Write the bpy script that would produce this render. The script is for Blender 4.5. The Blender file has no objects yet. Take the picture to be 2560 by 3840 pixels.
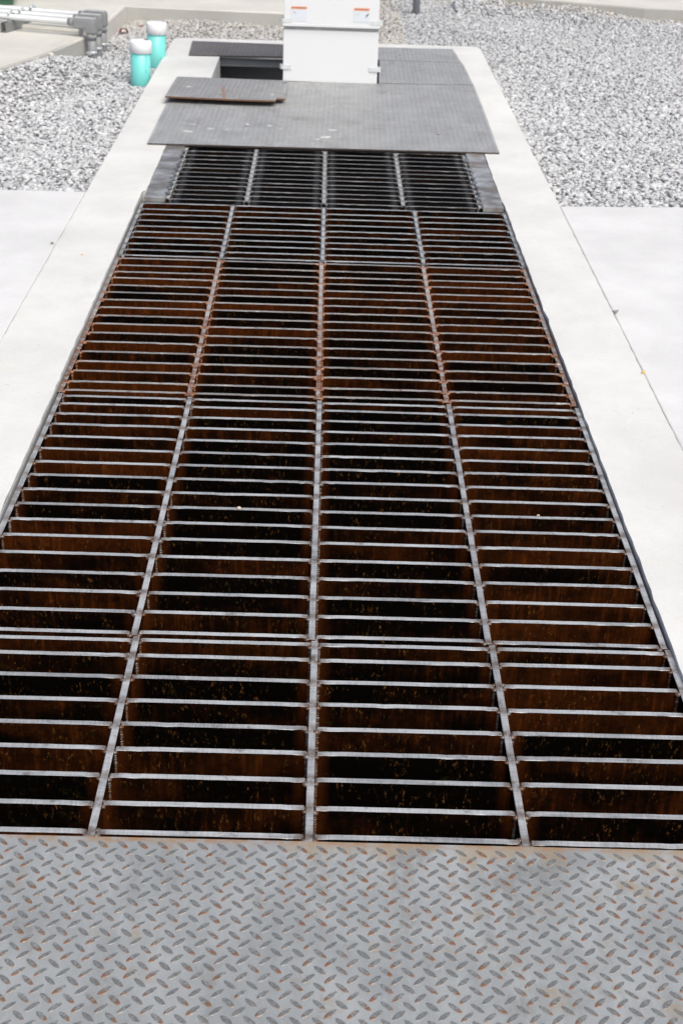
import bpy, bmesh, math, random
import numpy as np
from mathutils import Vector, Matrix
R = math.radians
random.seed(7)
rng = np.random.default_rng(7)
S = bpy.context.scene
COL = S.collection

# ------------------------------------------------------------------ camera, sky, sun, exposure
cd = bpy.data.cameras.new('camera')
cam = bpy.data.objects.new('camera', cd); COL.objects.link(cam)
pit_, yaw_, rol_ = 0.4909, 0.0217, 0.0363
fw = Vector((math.sin(yaw_)*math.cos(pit_), math.cos(yaw_)*math.cos(pit_), -math.sin(pit_)))
rt = Vector((math.cos(yaw_), -math.sin(yaw_), 0)); up = rt.cross(fw)
r2 = rt*math.cos(rol_) + up*math.sin(rol_); u2 = -rt*math.sin(rol_) + up*math.cos(rol_)
m = Matrix((r2, u2, -fw)).transposed().to_4x4(); m.translation = (-0.0043, -2.1039, 1.8439)
cam.matrix_world = m
cd.sensor_fit = 'VERTICAL'; cd.sensor_height = 36; cd.sensor_width = 24
cd.lens = 36*5286.278/3840
cd.clip_start = 0.05; cd.clip_end = 1500
cd.dof.use_dof = True; cd.dof.focus_distance = 3.1; cd.dof.aperture_fstop = 10
S.camera = cam
W = bpy.data.worlds.new('World'); S.world = W; W.use_nodes = True
nt = W.node_tree
sky = nt.nodes.new('ShaderNodeTexSky'); sky.sky_type = 'NISHITA'; sky.sun_disc = False
sky.sun_elevation = R(54); sky.sun_rotation = R(150); sky.dust_density = 5.0; sky.air_density = 0.7; sky.ozone_density = 1.0
bg = nt.nodes['Background']; bg.inputs['Strength'].default_value = 0.10
nt.links.new(sky.outputs[0], bg.inputs[0])
sd = bpy.data.lights.new('sun', 'SUN'); sd.energy = 1.5; sd.angle = R(40); sd.color = (.965, .985, .885)
sun = bpy.data.objects.new('sun', sd); COL.objects.link(sun)
el, az = R(54), R(150)
sdir = Vector((math.sin(az)*math.cos(el), math.cos(az)*math.cos(el), math.sin(el)))
sun.rotation_euler = sdir.to_track_quat('Z', 'Y').to_euler()
S.view_settings.view_transform = 'Standard'; S.view_settings.look = 'None'
S.view_settings.exposure = 0.58; S.view_settings.gamma = 1

# ------------------------------------------------------------------ helpers
def tag(o, label=None, cat=None, group=None, kind=None):
    if label: o['label'] = label
    if cat: o['category'] = cat
    if group: o['group'] = group
    if kind: o['kind'] = kind
    return o

def empty(name, loc=(0, 0, 0), rz=0):
    o = bpy.data.objects.new(name, None); COL.objects.link(o)
    o.location = loc; o.rotation_euler = (0, 0, rz); o.empty_display_size = .1
    return o

def obj(name, bm, mats, parent=None, loc=(0, 0, 0), smooth=False):
    me = bpy.data.meshes.new(name); bm.normal_update(); bm.to_mesh(me); bm.free()
    for mm in (mats if isinstance(mats, (list, tuple)) else [mats]): me.materials.append(mm)
    if smooth: me.polygons.foreach_set('use_smooth', [True]*len(me.polygons))
    o = bpy.data.objects.new(name, me); COL.objects.link(o); o.location = loc
    if parent: o.parent = parent
    return o

def box(bm, x0, x1, y0, y1, z0, z1, mi=0, bev=0):
    vs = [bm.verts.new((x, y, z)) for z in (z0, z1) for y in (y0, y1) for x in (x0, x1)]
    fs = [bm.faces.new([vs[i] for i in f]) for f in ((0, 2, 3, 1), (4, 5, 7, 6), (0, 1, 5, 4), (2, 6, 7, 3), (0, 4, 6, 2), (1, 3, 7, 5))]
    for f in fs: f.material_index = mi
    if bev:
        bmesh.ops.bevel(bm, geom=list({e for f in fs for e in f.edges}), offset=bev, segments=2, affect='EDGES', profile=.6)
    return fs

def prism(bm, pts, z0, z1, mi_top=0, mi_side=0, bev=0):
    n = len(pts)
    a = [bm.verts.new((p[0], p[1], z0)) for p in pts]; b = [bm.verts.new((p[0], p[1], z1)) for p in pts]
    top = bm.faces.new(b); top.material_index = mi_top
    bot = bm.faces.new(a[::-1]); bot.material_index = mi_side
    for i in range(n):
        f = bm.faces.new((a[i], a[(i+1) % n], b[(i+1) % n], b[i])); f.material_index = mi_side
    if bev:
        bmesh.ops.bevel(bm, geom=list(top.edges), offset=bev, segments=2, affect='EDGES', profile=.5)

def tube(bm, p0, p1, r0, r1=None, seg=20, caps=True, mi=0):
    p0, p1 = Vector(p0), Vector(p1); r1 = r0 if r1 is None else r1
    d = (p1-p0).normalized(); a = d.orthogonal().normalized(); b = d.cross(a)
    ring = lambda p, r: [bm.verts.new(p + a*(r*math.cos(2*math.pi*i/seg)) + b*(r*math.sin(2*math.pi*i/seg))) for i in range(seg)]
    A, B = ring(p0, r0), ring(p1, r1)
    for i in range(seg):
        f = bm.faces.new((A[i], A[(i+1) % seg], B[(i+1) % seg], B[i])); f.smooth = True; f.material_index = mi
    if caps:
        bm.faces.new(A[::-1]).material_index = mi; bm.faces.new(B).material_index = mi

def lathe(bm, prof, seg=32, loc=(0, 0, 0), mi=0, smooth=True):
    rings = [[bm.verts.new((loc[0]+r*math.cos(2*math.pi*i/seg), loc[1]+r*math.sin(2*math.pi*i/seg), loc[2]+z)) for i in range(seg)] for r, z in prof]
    for A, B in zip(rings, rings[1:]):
        for i in range(seg):
            f = bm.faces.new((A[i], A[(i+1) % seg], B[(i+1) % seg], B[i])); f.smooth = smooth; f.material_index = mi
    bm.faces.new(rings[-1]).material_index = mi; bm.faces.new(rings[0][::-1]).material_index = mi

def blob(bm, c, s, mi=0, jit=.25, sub=1):
    r = bmesh.ops.create_icosphere(bm, subdivisions=sub, radius=1)
    for v in r['verts']:
        k = 1 + random.uniform(-jit, jit)
        v.co = Vector((v.co.x*s[0]*k + c[0], v.co.y*s[1]*k + c[1], v.co.z*s[2]*k + c[2]))
    for v in r['verts']:
        for f in v.link_faces: f.material_index = mi; f.smooth = True

# ------------------------------------------------------------------ material toolkit
class M:
    def __init__(s, name, rough=.6, metal=0., spec=.5):
        s.m = bpy.data.materials.new(name); s.m.use_nodes = True
        s.t = s.m.node_tree; s.b = s.t.nodes['Principled BSDF']
        s.b.inputs['Roughness'].default_value = rough; s.b.inputs['Metallic'].default_value = metal
        s.b.inputs['Specular IOR Level'].default_value = spec
    def n(s, typ, **kw):
        nd = s.t.nodes.new(typ)
        for k, v in kw.items(): setattr(nd, k, v)
        return nd
    def put(s, sock, v):
        if isinstance(v, bpy.types.NodeSocket): s.t.links.new(v, sock)
        elif isinstance(v, (tuple, list)) and len(v) == 3 and sock.type == 'RGBA': sock.default_value = (*v, 1)
        else: sock.default_value = v
    def coords(s, kind='Object', scale=(1, 1, 1), rnd=0, rot=(0, 0, 0)):
        o = s.n('ShaderNodeTexCoord').outputs[kind]
        if rnd:
            a = s.n('ShaderNodeVectorMath', operation='ADD')
            r = s.math('MULTIPLY', s.rand(), rnd)
            s.put(a.inputs[0], o); s.put(a.inputs[1], r); o = a.outputs[0]
        mp = s.n('ShaderNodeMapping'); s.put(mp.inputs[0], o); mp.inputs['Scale'].default_value = scale; mp.inputs['Rotation'].default_value = rot
        return mp.outputs[0]
    def rand(s): return s.n('ShaderNodeObjectInfo').outputs['Random']
    def noise(s, vec, scale, detail=3, rough=.55, dist=0):
        q = s.n('ShaderNodeTexNoise'); s.put(q.inputs['Vector'], vec); q.inputs['Scale'].default_value = scale
        q.inputs['Detail'].default_value = detail; q.inputs['Roughness'].default_value = rough; q.inputs['Distortion'].default_value = dist
        return q.outputs['Fac']
    def math(s, op, a, b=0., c=None, clamp=False):
        q = s.n('ShaderNodeMath', operation=op, use_clamp=clamp); s.put(q.inputs[0], a); s.put(q.inputs[1], b)
        if c is not None: s.put(q.inputs[2], c)
        return q.outputs[0]
    def step(s, v, lo, hi, a=0., b=1.):
        q = s.n('ShaderNodeMapRange', interpolation_type='SMOOTHSTEP'); s.put(q.inputs[0], v)
        for i, x in enumerate((lo, hi, a, b)): s.put(q.inputs[i+1], x)
        return q.outputs[0]
    def mix(s, f, a, b, mode='MIX'):
        q = s.n('ShaderNodeMix', data_type='RGBA', blend_type=mode); s.put(q.inputs[0], f); s.put(q.inputs[6], a); s.put(q.inputs[7], b)
        return q.outputs[2]
    def attr(s, name): return s.n('ShaderNodeAttribute', attribute_name=name).outputs['Fac']
    def sep(s, vec):
        q = s.n('ShaderNodeSeparateXYZ'); s.put(q.inputs[0], vec); return q.outputs
    def bump(s, h, strength=.3, dist=.002):
        q = s.n('ShaderNodeBump'); s.put(q.inputs['Height'], h); q.inputs['Strength'].default_value = strength; q.inputs['Distance'].default_value = dist
        s.t.links.new(q.outputs[0], s.b.inputs['Normal'])
    def col(s, c): s.put(s.b.inputs['Base Color'], c); return s.m
    def rough(s, v): s.put(s.b.inputs['Roughness'], v)

def plain(name, c, rough=.5, metal=0., var=.12, scale=25, spec=.5):
    q = M(name, rough, metal, spec); v = q.coords()
    f = q.noise(v, scale, 4)
    d = tuple(x*(1-var) for x in c); l = tuple(min(1, x*(1+var)) for x in c)
    return q.col(q.mix(f, d, l))

# bright worn tops of the bars
def steel_top(name, base, rust=.0, chips=0., jc=(.115, .075, .055)):
    q = M(name, .5, .25, .4); v = q.coords(rnd=40); v0 = q.coords()
    g = q.noise(q.coords(scale=(9, 260, 9), rnd=30), 1, 3, .6)
    h = q.noise(q.coords(scale=(240, 18, 18), rnd=30), 1, 2, .6)
    p = q.noise(v, 7, 4, .65)
    k = q.math('ADD', q.math('MULTIPLY', g, .5), q.math('MULTIPLY', h, .35))
    k = q.math('ADD', k, q.math('MULTIPLY', p, .5))
    k = q.math('ADD', k, q.math('MULTIPLY', q.rand(), .14))
    c = q.mix(q.step(k, .45, .98), tuple(x*.50 for x in base), tuple(x*1.22 for x in base))
    gr = q.step(q.noise(v, 22, 5, .7), .56, .70)
    c = q.mix(q.math('MULTIPLY', gr, .55), c, (.075, .06, .05))
    r = q.math('MULTIPLY', q.attr('rust'), q.step(q.noise(v, 60, 4, .7), .26, .58))
    c = q.mix(r, c, jc)
    c = q.mix(q.math('MULTIPLY', q.step(q.noise(v, 34, 5, .7), .60, .72), rust), c, (.16, .065, .025))
    if rust > .5:
        ed = q.step(q.sep(v0)[1], -.0045, -.0068)
        c = q.mix(q.math('MULTIPLY', ed, q.step(q.noise(v, 40, 4, .7), .42, .60)), c, (.20, .085, .04))
    if chips:
        w = q.step(q.noise(q.coords(scale=(16, 40, 40), rnd=20), 1.6, 4, .65), .655, .68)
        c = q.mix(q.math('MULTIPLY', w, chips), c, (.85, .85, .83))
    q.rough(q.step(p, .3, .7, .40, .62)); q.bump(k, .25, .001)
    return q.col(c)

def rusty_face(name, brown, dark, bias, fleck=1.0, fcol=(.34, .15, .042), smoky=0.):
    q = M(name, .7, 0, .02); v = q.coords(rnd=60)
    big = q.noise(q.coords(scale=(4.5, 4.5, 9), rnd=50), 1, 4, .62)
    col_ = q.attr('col_bias')
    st = q.noise(q.coords(scale=(70, 70, 7), rnd=50), 1, 3, .65)
    fine = q.noise(v, 90, 4, .7)
    rr = q.math('SUBTRACT', q.rand(), .5)
    k = q.math('ADD', q.math('MULTIPLY', big, 1.0), q.math('ADD', q.math('MULTIPLY', st, .25), col_))
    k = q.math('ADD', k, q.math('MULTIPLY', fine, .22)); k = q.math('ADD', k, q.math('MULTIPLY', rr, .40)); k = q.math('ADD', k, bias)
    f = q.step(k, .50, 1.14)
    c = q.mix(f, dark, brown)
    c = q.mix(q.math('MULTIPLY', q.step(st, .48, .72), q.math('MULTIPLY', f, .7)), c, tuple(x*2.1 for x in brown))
    c = q.mix(q.math('MULTIPLY', q.step(q.noise(v, 38, 6, .78), .50, .64), .55), c, tuple(x*1.3 for x in dark))
    m1 = q.step(q.noise(v, 14, 3, .6), .42, .60)
    fl = q.math('MULTIPLY', q.step(q.noise(q.coords(scale=(1, 1, .42), rnd=45), 150, 5, .72), .56, .72), m1)
    c = q.mix(q.math('MULTIPLY', fl, fleck), c, fcol)
    ol = q.math('MULTIPLY', q.step(q.noise(v, 46, 5, .75), .55, .72), q.step(q.noise(v, 5, 2), .5, .62))
    c = q.mix(q.math('MULTIPLY', ol, .5*fleck), c, (.075, .06, .018))
    if smoky:
        c = q.mix(q.math('MULTIPLY', q.attr('haze_stain'), smoky), c, (.10, .112, .128))
        c = q.mix(q.math('MULTIPLY', q.attr('rust'), .7), c, (.022, .013, .008))
    else:
        c = q.mix(q.math('MULTIPLY', q.attr('rust'), q.step(fine, .25, .6, .45, .9)), c, (.062, .0155, .0030))
    q.bump(fine, .3, .001)
    return q.col(c)

T_OLD = steel_top('worn_steel_top', (.45, .46, .475), .25)
T_RUST = steel_top('rust_spotted_steel_top', (.385, .37, .36), .9, .9, (.30, .135, .07))
T_NEW = steel_top('clean_steel_top', (.44, .45, .46), 0)
T_MILL = steel_top('mill_steel_top', (.44, .435, .435), 0)
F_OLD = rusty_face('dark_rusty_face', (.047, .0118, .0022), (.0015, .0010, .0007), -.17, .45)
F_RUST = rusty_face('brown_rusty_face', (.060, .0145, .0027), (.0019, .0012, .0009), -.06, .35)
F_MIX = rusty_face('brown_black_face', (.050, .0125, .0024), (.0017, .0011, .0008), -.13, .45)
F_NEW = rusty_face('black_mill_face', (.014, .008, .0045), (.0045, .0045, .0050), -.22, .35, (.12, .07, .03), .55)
def weld_mat(name, a, b):
    q = M(name, .42, .3, .6); v = q.coords(rnd=30)
    return q.col(q.mix(q.step(q.noise(v, 35, 4, .7), .42, .62), a, b))
WELD = weld_mat('rusty_weld', (.11, .045, .018), (.17, .15, .14))
WELDG = weld_mat('grey_weld', (.05, .052, .058), (.26, .275, .29))

WELDO = weld_mat('orange_rust_weld', (.20, .075, .028), (.40, .17, .08))
def tread_mat(name, base, rust, lugdark, stain=.3, chalk=0.):
    q = M(name, .52, .25, .4); v = q.coords()
    a = q.noise(v, 5, 5, .6); b = q.noise(q.coords(scale=(30, 6, 10)), 1, 4, .6); fine = q.noise(v, 240, 3, .7)
    k = q.math('ADD', q.math('MULTIPLY', a, .6), q.math('ADD', q.math('MULTIPLY', b, .25), q.math('MULTIPLY', fine, .3)))
    c = q.mix(q.step(k, .35, .78), tuple(x*.78 for x in base), tuple(x*1.18 for x in base))
    sm = q.math('MULTIPLY', q.step(q.noise(v, 3.1, 5, .65), .56, .70), .40)
    c = q.mix(sm, c, tuple(x*.62 for x in base))
    sc = q.math('MULTIPLY', q.step(q.noise(q.coords(scale=(1, .6, 1)), 7.5, 6, .75), .53, .66), .50)
    c = q.mix(sc, c, (base[0]*.62, base[1]*.56, base[2]*.50))
    scr = q.step(q.noise(q.coords(scale=(150, 7, 1), rot=(0, 0, .12)), 1, 3, .6), .60, .70)
    c = q.mix(q.math('MULTIPLY', scr, .16), c, tuple(x*1.5 for x in base))
    # yellow-brown staining, strongest along the rusty front edge
    edge = q.attr('edge')
    yy = q.sep(v)[1]; xx = q.sep(v)[0]
    eb = q.step(yy, -.075, -.018) if stain > .5 else 0.
    sv = q.math('ADD', q.noise(v, 9, 5, .7), q.math('MULTIPLY', eb, .16))
    if stain > .5:
        sv = q.math('ADD', sv, q.math('MULTIPLY', q.math('MULTIPLY', q.step(xx, -.1, .45), q.step(yy, -.34, -.12)), .055))
    c = q.mix(q.math('MULTIPLY', q.step(sv, .58, .72), stain), c, (.36, .27, .165))
    if stain > .5:
        er = q.math('MULTIPLY', q.step(yy, -.040, -.020), q.step(q.noise(q.coords(scale=(1, 2, 1)), 26, 4, .7), .40, .60))
        c = q.mix(q.math('MULTIPLY', er, .8), c, (.38, .20, .095))
    lug = q.attr('lug')
    ln = q.noise(v, 170, 4, .7)
    lc = q.mix(q.step(ln, .38, .64), tuple(x*lugdark for x in base), q.mix(q.attr('lugrand'), tuple(x*(lugdark+.16) for x in base), tuple(x*(lugdark+.46) for x in base)))
    lc = q.mix(q.math('MULTIPLY', q.step(q.noise(v, 260, 3, .7), .52, .66), .6*rust), lc, (.085, .060, .048))
    c = q.mix(q.step(lug, .35, .9, 0., .92), c, lc)
    rim = q.math('MULTIPLY', q.step(lug, .02, .3), q.step(lug, .9, .6))
    c = q.mix(q.math('MULTIPLY', q.math('MULTIPLY', rim, q.step(q.noise(v, 11, 4, .7), .42, .62)), .55*rust), c, (.40, .32, .22))
    low = q.attr('low')
    rv = q.math('ADD', q.math('MULTIPLY', q.noise(v, 120, 4, .7), .9), q.math('ADD', q.math('MULTIPLY', low, .34), q.math('MULTIPLY', q.noise(v, 4, 3), .35)))
    rv = q.math('ADD', rv, q.math('MULTIPLY', edge, .10))
    rv = q.math('ADD', rv, q.math('MULTIPLY', q.math('SUBTRACT', q.attr('lugrand'), .5), .20))
    c = q.mix(q.math('MULTIPLY', q.step(rv, .86, 1.0), rust), c, (.225, .105, .052))
    if chalk:
        ch = q.math('MULTIPLY', q.step(q.noise(q.coords(scale=(1, 1.2, 1)), 17, 5, .75), .60, .66), q.step(q.noise(v, 2.2, 2), .46, .54))
        c = q.mix(q.math('MULTIPLY', ch, chalk), c, (.62, .61, .59))
        c = q.mix(q.math('MULTIPLY', q.step(q.noise(v, 2.6, 4, .6), .56, .72), .25), c, (.20, .155, .115))
    q.rough(q.step(k, .3, .8, .46, .62)); q.bump(fine, .12, .0006)
    return q.col(c)
TREAD = tread_mat('grey_tread_steel', (.352, .366, .374), .85, .42, .62)
TREAD_FAR = tread_mat('dusty_tread_steel', (.435, .445, .455), .2, .42, .12, .8)
TREAD_SMALL = tread_mat('loose_tread_steel', (.375, .380, .388), .2, .50, .14, .8)
TREAD_SHADED = tread_mat('shaded_tread_steel', (.19, .185, .185), .3, .50, .25, .3)  # darker copy of the far tread steel; reflection and shade put into its colour
RUST_EDGE = plain('rusty_plate_edge', (.15, .072, .034), .75, 0, .5, 70)

DARK_EDGE = plain('dark_plate_edge', (.060, .048, .040), .75, 0, .5, 60)
def concrete(name, base, stain=.25, bump=.25):
    q = M(name, .82, 0, .25); v = q.coords()
    a = q.noise(v, 2.2, 6, .62); f = q.noise(v, 130, 4, .7)
    k = q.math('ADD', q.math('MULTIPLY', a, .7), q.math('MULTIPLY', f, .3))
    c = q.mix(q.step(k, .32, .72), tuple(x*.86 for x in base), tuple(x*1.05 for x in base))
    s = q.step(q.noise(q.coords(scale=(1.4, .8, 1)), 3.4, 6, .72), .57, .74)
    c = q.mix(q.math('MULTIPLY', s, stain), c, tuple(x*.62 for x in base))
    y = q.math('MULTIPLY', q.step(q.noise(v, 6.3, 3, .6), .67, .74), .30*stain*2)
    c = q.mix(y, c, (base[0]*.95, base[1]*.82, base[2]*.55))
    d = q.step(q.noise(v, 52, 2, .5), .735, .76)
    c = q.mix(q.math('MULTIPLY', d, .5*min(1, stain*3)), c, (.22, .20, .17))
    q.bump(k, bump, .002)
    return q.col(c)
C_CURB = concrete('pale_curb_concrete', (.715, .71, .693), .26)
C_SLAB = concrete('white_slab_concrete', (.705, .703, .708), .06, .15)
C_PAD = concrete('cream_pad_concrete', (.64, .62, .575), .30)
C_PIT = concrete('pit_shade_concrete', (.05, .05, .05), .4)  # the deep pit's shade is put into this dark base colour
C_SHADED_SIDE = concrete('shaded_side_concrete', (.47, .465, .44), .5, .5)  # upright pad faces: their shade is put into a greyer base colour
SAND = concrete('sandy_ground_soil', (.56, .48, .36), .4, .6)
BED = plain('dark_gravel_bed', (.46, .46, .465), .9, 0, .35, 30)
WHITE = plain('white_powder_coat', (.735, .75, .77), .4, 0, .01, 4)
WHITE2 = plain('grey_smudged_edge', (.42, .42, .42), .5, 0, .35, 30)
LABELW = plain('pale_label_vinyl', (.68, .725, .775), .35, 0, .02, 10)
ORANGE = plain('faded_orange_vinyl', (.80, .36, .23), .4, 0, .06, 30)
INK = plain('dark_ink', (.035, .035, .05), .5, 0, .1, 10)
INKRED = plain('faded_dark_ink', (.22, .06, .03), .5, 0, .1, 10)
CLIP = plain('pale_metal_clip', (.66, .70, .70), .45, .1, .12, 30)
TEAL = plain('teal_pvc', (.20, .68, .64), .35, 0, .05, 8)
CAPW = plain('white_pvc_cap', (.85, .85, .87), .5, 0, .03, 8)
GREYPVC = plain('grey_pvc', (.27, .275, .285), .5, 0, .10, 14)
GALV = plain('galvanised_steel', (.58, .62, .64), .38, .35, .18, 30)
COVERM = plain('pale_grey_cover', (.46, .465, .47), .5, 0, .12, 30)
CONDUIT = plain('pale_conduit', (.60, .62, .64), .35, .1, .08, 20)
STRUTM = plain('strut_steel', (.24, .25, .25), .5, .3, .2, 30)
POSTM = plain('grey_post_paint', (.33, .35, .37), .5, .1, .12, 20)
GREENM = plain('dark_green_paint', (.045, .13, .075), .4, 0, .08, 10)
REDP = plain('dull_red_plastic', (.20, .030, .025), .45, 0, .25, 40)
BLACKM = plain('slot_shade_smudge_black', (.01, .01, .01), .8, 0, .1, 5)  # painted darkness of the slot, also the smudge on the cap
BEAM = plain('grey_beam_paint', (.16, .17, .18), .5, .2, .2, 25)
BEAMTOP = plain('pale_beam_flange', (.50, .50, .48), .5, .2, .2, 30)  # flange paler than the web below it
ANGLEM = plain('dull_galvanised_angle', (.42, .425, .42), .55, .3, .25, 30)
q = M('ledge_steel', .42, .35, .5); v_ = q.coords()
lk = q.noise(q.coords(scale=(3, 5, 3)), 1.6, 5, .65)
c_ = q.mix(q.step(lk, .38, .66), (.20, .185, .17), (.50, .51, .525))
c_ = q.mix(q.math('MULTIPLY', q.step(q.noise(v_, 7, 4, .6), .55, .68), .6), c_, (.30, .21, .15))
LEDGE = q.col(c_)
CEMENT = plain('dried_cement_splash', (.60, .59, .57), .9, 0, .15, 40)
ORSPRAY = plain('orange_spray', (.42, .215, .12), .7, 0, .3, 40)

# ------------------------------------------------------------------ setting: ground, slabs, pit
def sheet(name, pts, z0, z1, mat, kind='structure', side=None, bev=.006):
    bm = bmesh.new(); prism(bm, pts, z0, z1, 0, 1 if side else 0, bev)
    bmesh.ops.recalc_face_normals(bm, faces=bm.faces)
    return tag(obj(name, bm, [mat] + ([side] if side else [])), kind=kind)

# ground: one sheet to the horizon with an opening where the pit goes down
bm = bmesh.new()
gz = -.10
xs = [-600, -1.05, 1.05, 600]; ys = [-600, -2.9, 8.62, 900]
gv = {(i, j): bm.verts.new((xs[i], ys[j], gz)) for i in range(4) for j in range(4)}
for i in range(3):
    for j in range(3):
        if (i, j) != (1, 1): bm.faces.new((gv[i, j], gv[i+1, j], gv[i+1, j+1], gv[i, j+1]))
tag(obj('ground', bm, SAND), kind='structure')
# pit lining
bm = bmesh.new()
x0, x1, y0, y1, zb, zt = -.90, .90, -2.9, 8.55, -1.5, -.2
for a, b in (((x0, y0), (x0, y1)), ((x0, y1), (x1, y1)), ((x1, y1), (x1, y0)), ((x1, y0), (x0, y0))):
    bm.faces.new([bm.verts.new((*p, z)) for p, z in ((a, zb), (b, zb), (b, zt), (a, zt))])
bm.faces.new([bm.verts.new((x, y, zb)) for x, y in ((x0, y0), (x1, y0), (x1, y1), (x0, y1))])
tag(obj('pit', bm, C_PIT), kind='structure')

sheet('pavement_left', [(-9, -6), (-1.1205, -6), (-1.1205, 4.475), (-5, 4.44), (-9, 4.42)], -.14, .003, C_SLAB)
sheet('pavement_right', [(1.1205, -6), (9, -6), (9, 4.85), (1.72, 4.515), (1.1205, 4.475)], -.14, .003, C_SLAB)
sheet('apron_back_left', [(-9, 9.22), (-1.545, 9.29), (.12, 9.30), (.12, 17), (-9, 17)], -.16, .102, C_PAD, side=C_SHADED_SIDE, bev=.02)
sheet('apron_back_right', [(.9, 12.3), (1.5, 10.98), (2.09, 10.74), (2.7, 10.53), (3.1, 10.46), (9, 9.6), (9, 20), (.9, 20)], -.16, .045, C_PAD, side=C_SHADED_SIDE, bev=.012)

# conduit pad: low front slab and a raised slab behind it
sheet('conduit_pad', [(-9, 3.9), (-2.85, 3.9), (-2.0, 6.83), (-1.80, 7.43), (-1.655, 8.02), (-1.66, 8.09), (-2.23, 8.23), (-9, 8.73)], -.16, .10, C_PAD, side=C_SHADED_SIDE, bev=.015)
sheet('raised_pad', [(-9, 8.75), (-2.23, 8.25), (-1.70, 8.12), (-1.665, 8.14), (-1.66, 8.40), (-1.585, 8.42), (-1.55, 9.285), (-9, 9.215)], -.16, .122, C_PAD, side=C_PAD, bev=.015)

# ------------------------------------------------------------------ pit curb
out = [(-1.112, -2.95), (-.8545, -2.95), (-.8545, 4.50), (-.838, 4.50), (-.838, 7.15), (-.735, 7.15), (-.735, 7.94), (-.86, 7.94), (-.86, 8.40),
       (.86, 8.42), (.845, 4.50), (.8505, 4.50), (.8505, -2.95), (1.112, -2.95)]
rc = []
for t in range(6):
    a = t/5*math.pi/2; rc.append((1.112-.07+.07*math.cos(a), 8.60-.07+.07*math.sin(a)))
rl = []
for t in range(6):
    a = math.pi/2 + t/5*math.pi/2; rl.append((-1.112+.07+.07*math.cos(a), 8.58-.07+.07*math.sin(a)))
def ragged(pts, amp, step=.05):
    o_ = []
    for (xa, ya), (xb, yb) in zip(pts, pts[1:]+pts[:1]):
        L = math.hypot(xb-xa, yb-ya); n = max(1, int(L/step)); nx_, ny_ = -(yb-ya)/L, (xb-xa)/L
        for k in range(n):
            t = k/n; d = 0 if k == 0 else random.gauss(0, amp)*(2.2 if random.random() < .08 else 1)
            o_.append((xa+(xb-xa)*t+nx_*d, ya+(yb-ya)*t+ny_*d))
    return o_
bm = bmesh.new(); prism(bm, ragged(out + rc + rl, .0009), -.32, .012, 0, 0, .006)
curb = tag(obj('concrete_curb', bm, C_CURB), 'pale concrete curb framing the long grated trench, square at its far end', 'curb')
for sx, xx in (('l', -.8540),):
    bm = bmesh.new()
    a, b = (xx+.0004, xx+.0045) if sx == 'l' else (xx-.0065, xx-.0004)
    box(bm, a, b, -1.6, 4.36, -.14, .0105)
    obj('edge_angle', bm, ANGLEM, curb)

# ------------------------------------------------------------------ grates
BW = .0071   # half thickness of a bar
def attr_set(me, name, vals):
    at = me.attributes.new(name, 'FLOAT', 'POINT'); at.data.foreach_set('value', np.asarray(vals, dtype=np.float32))

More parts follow.
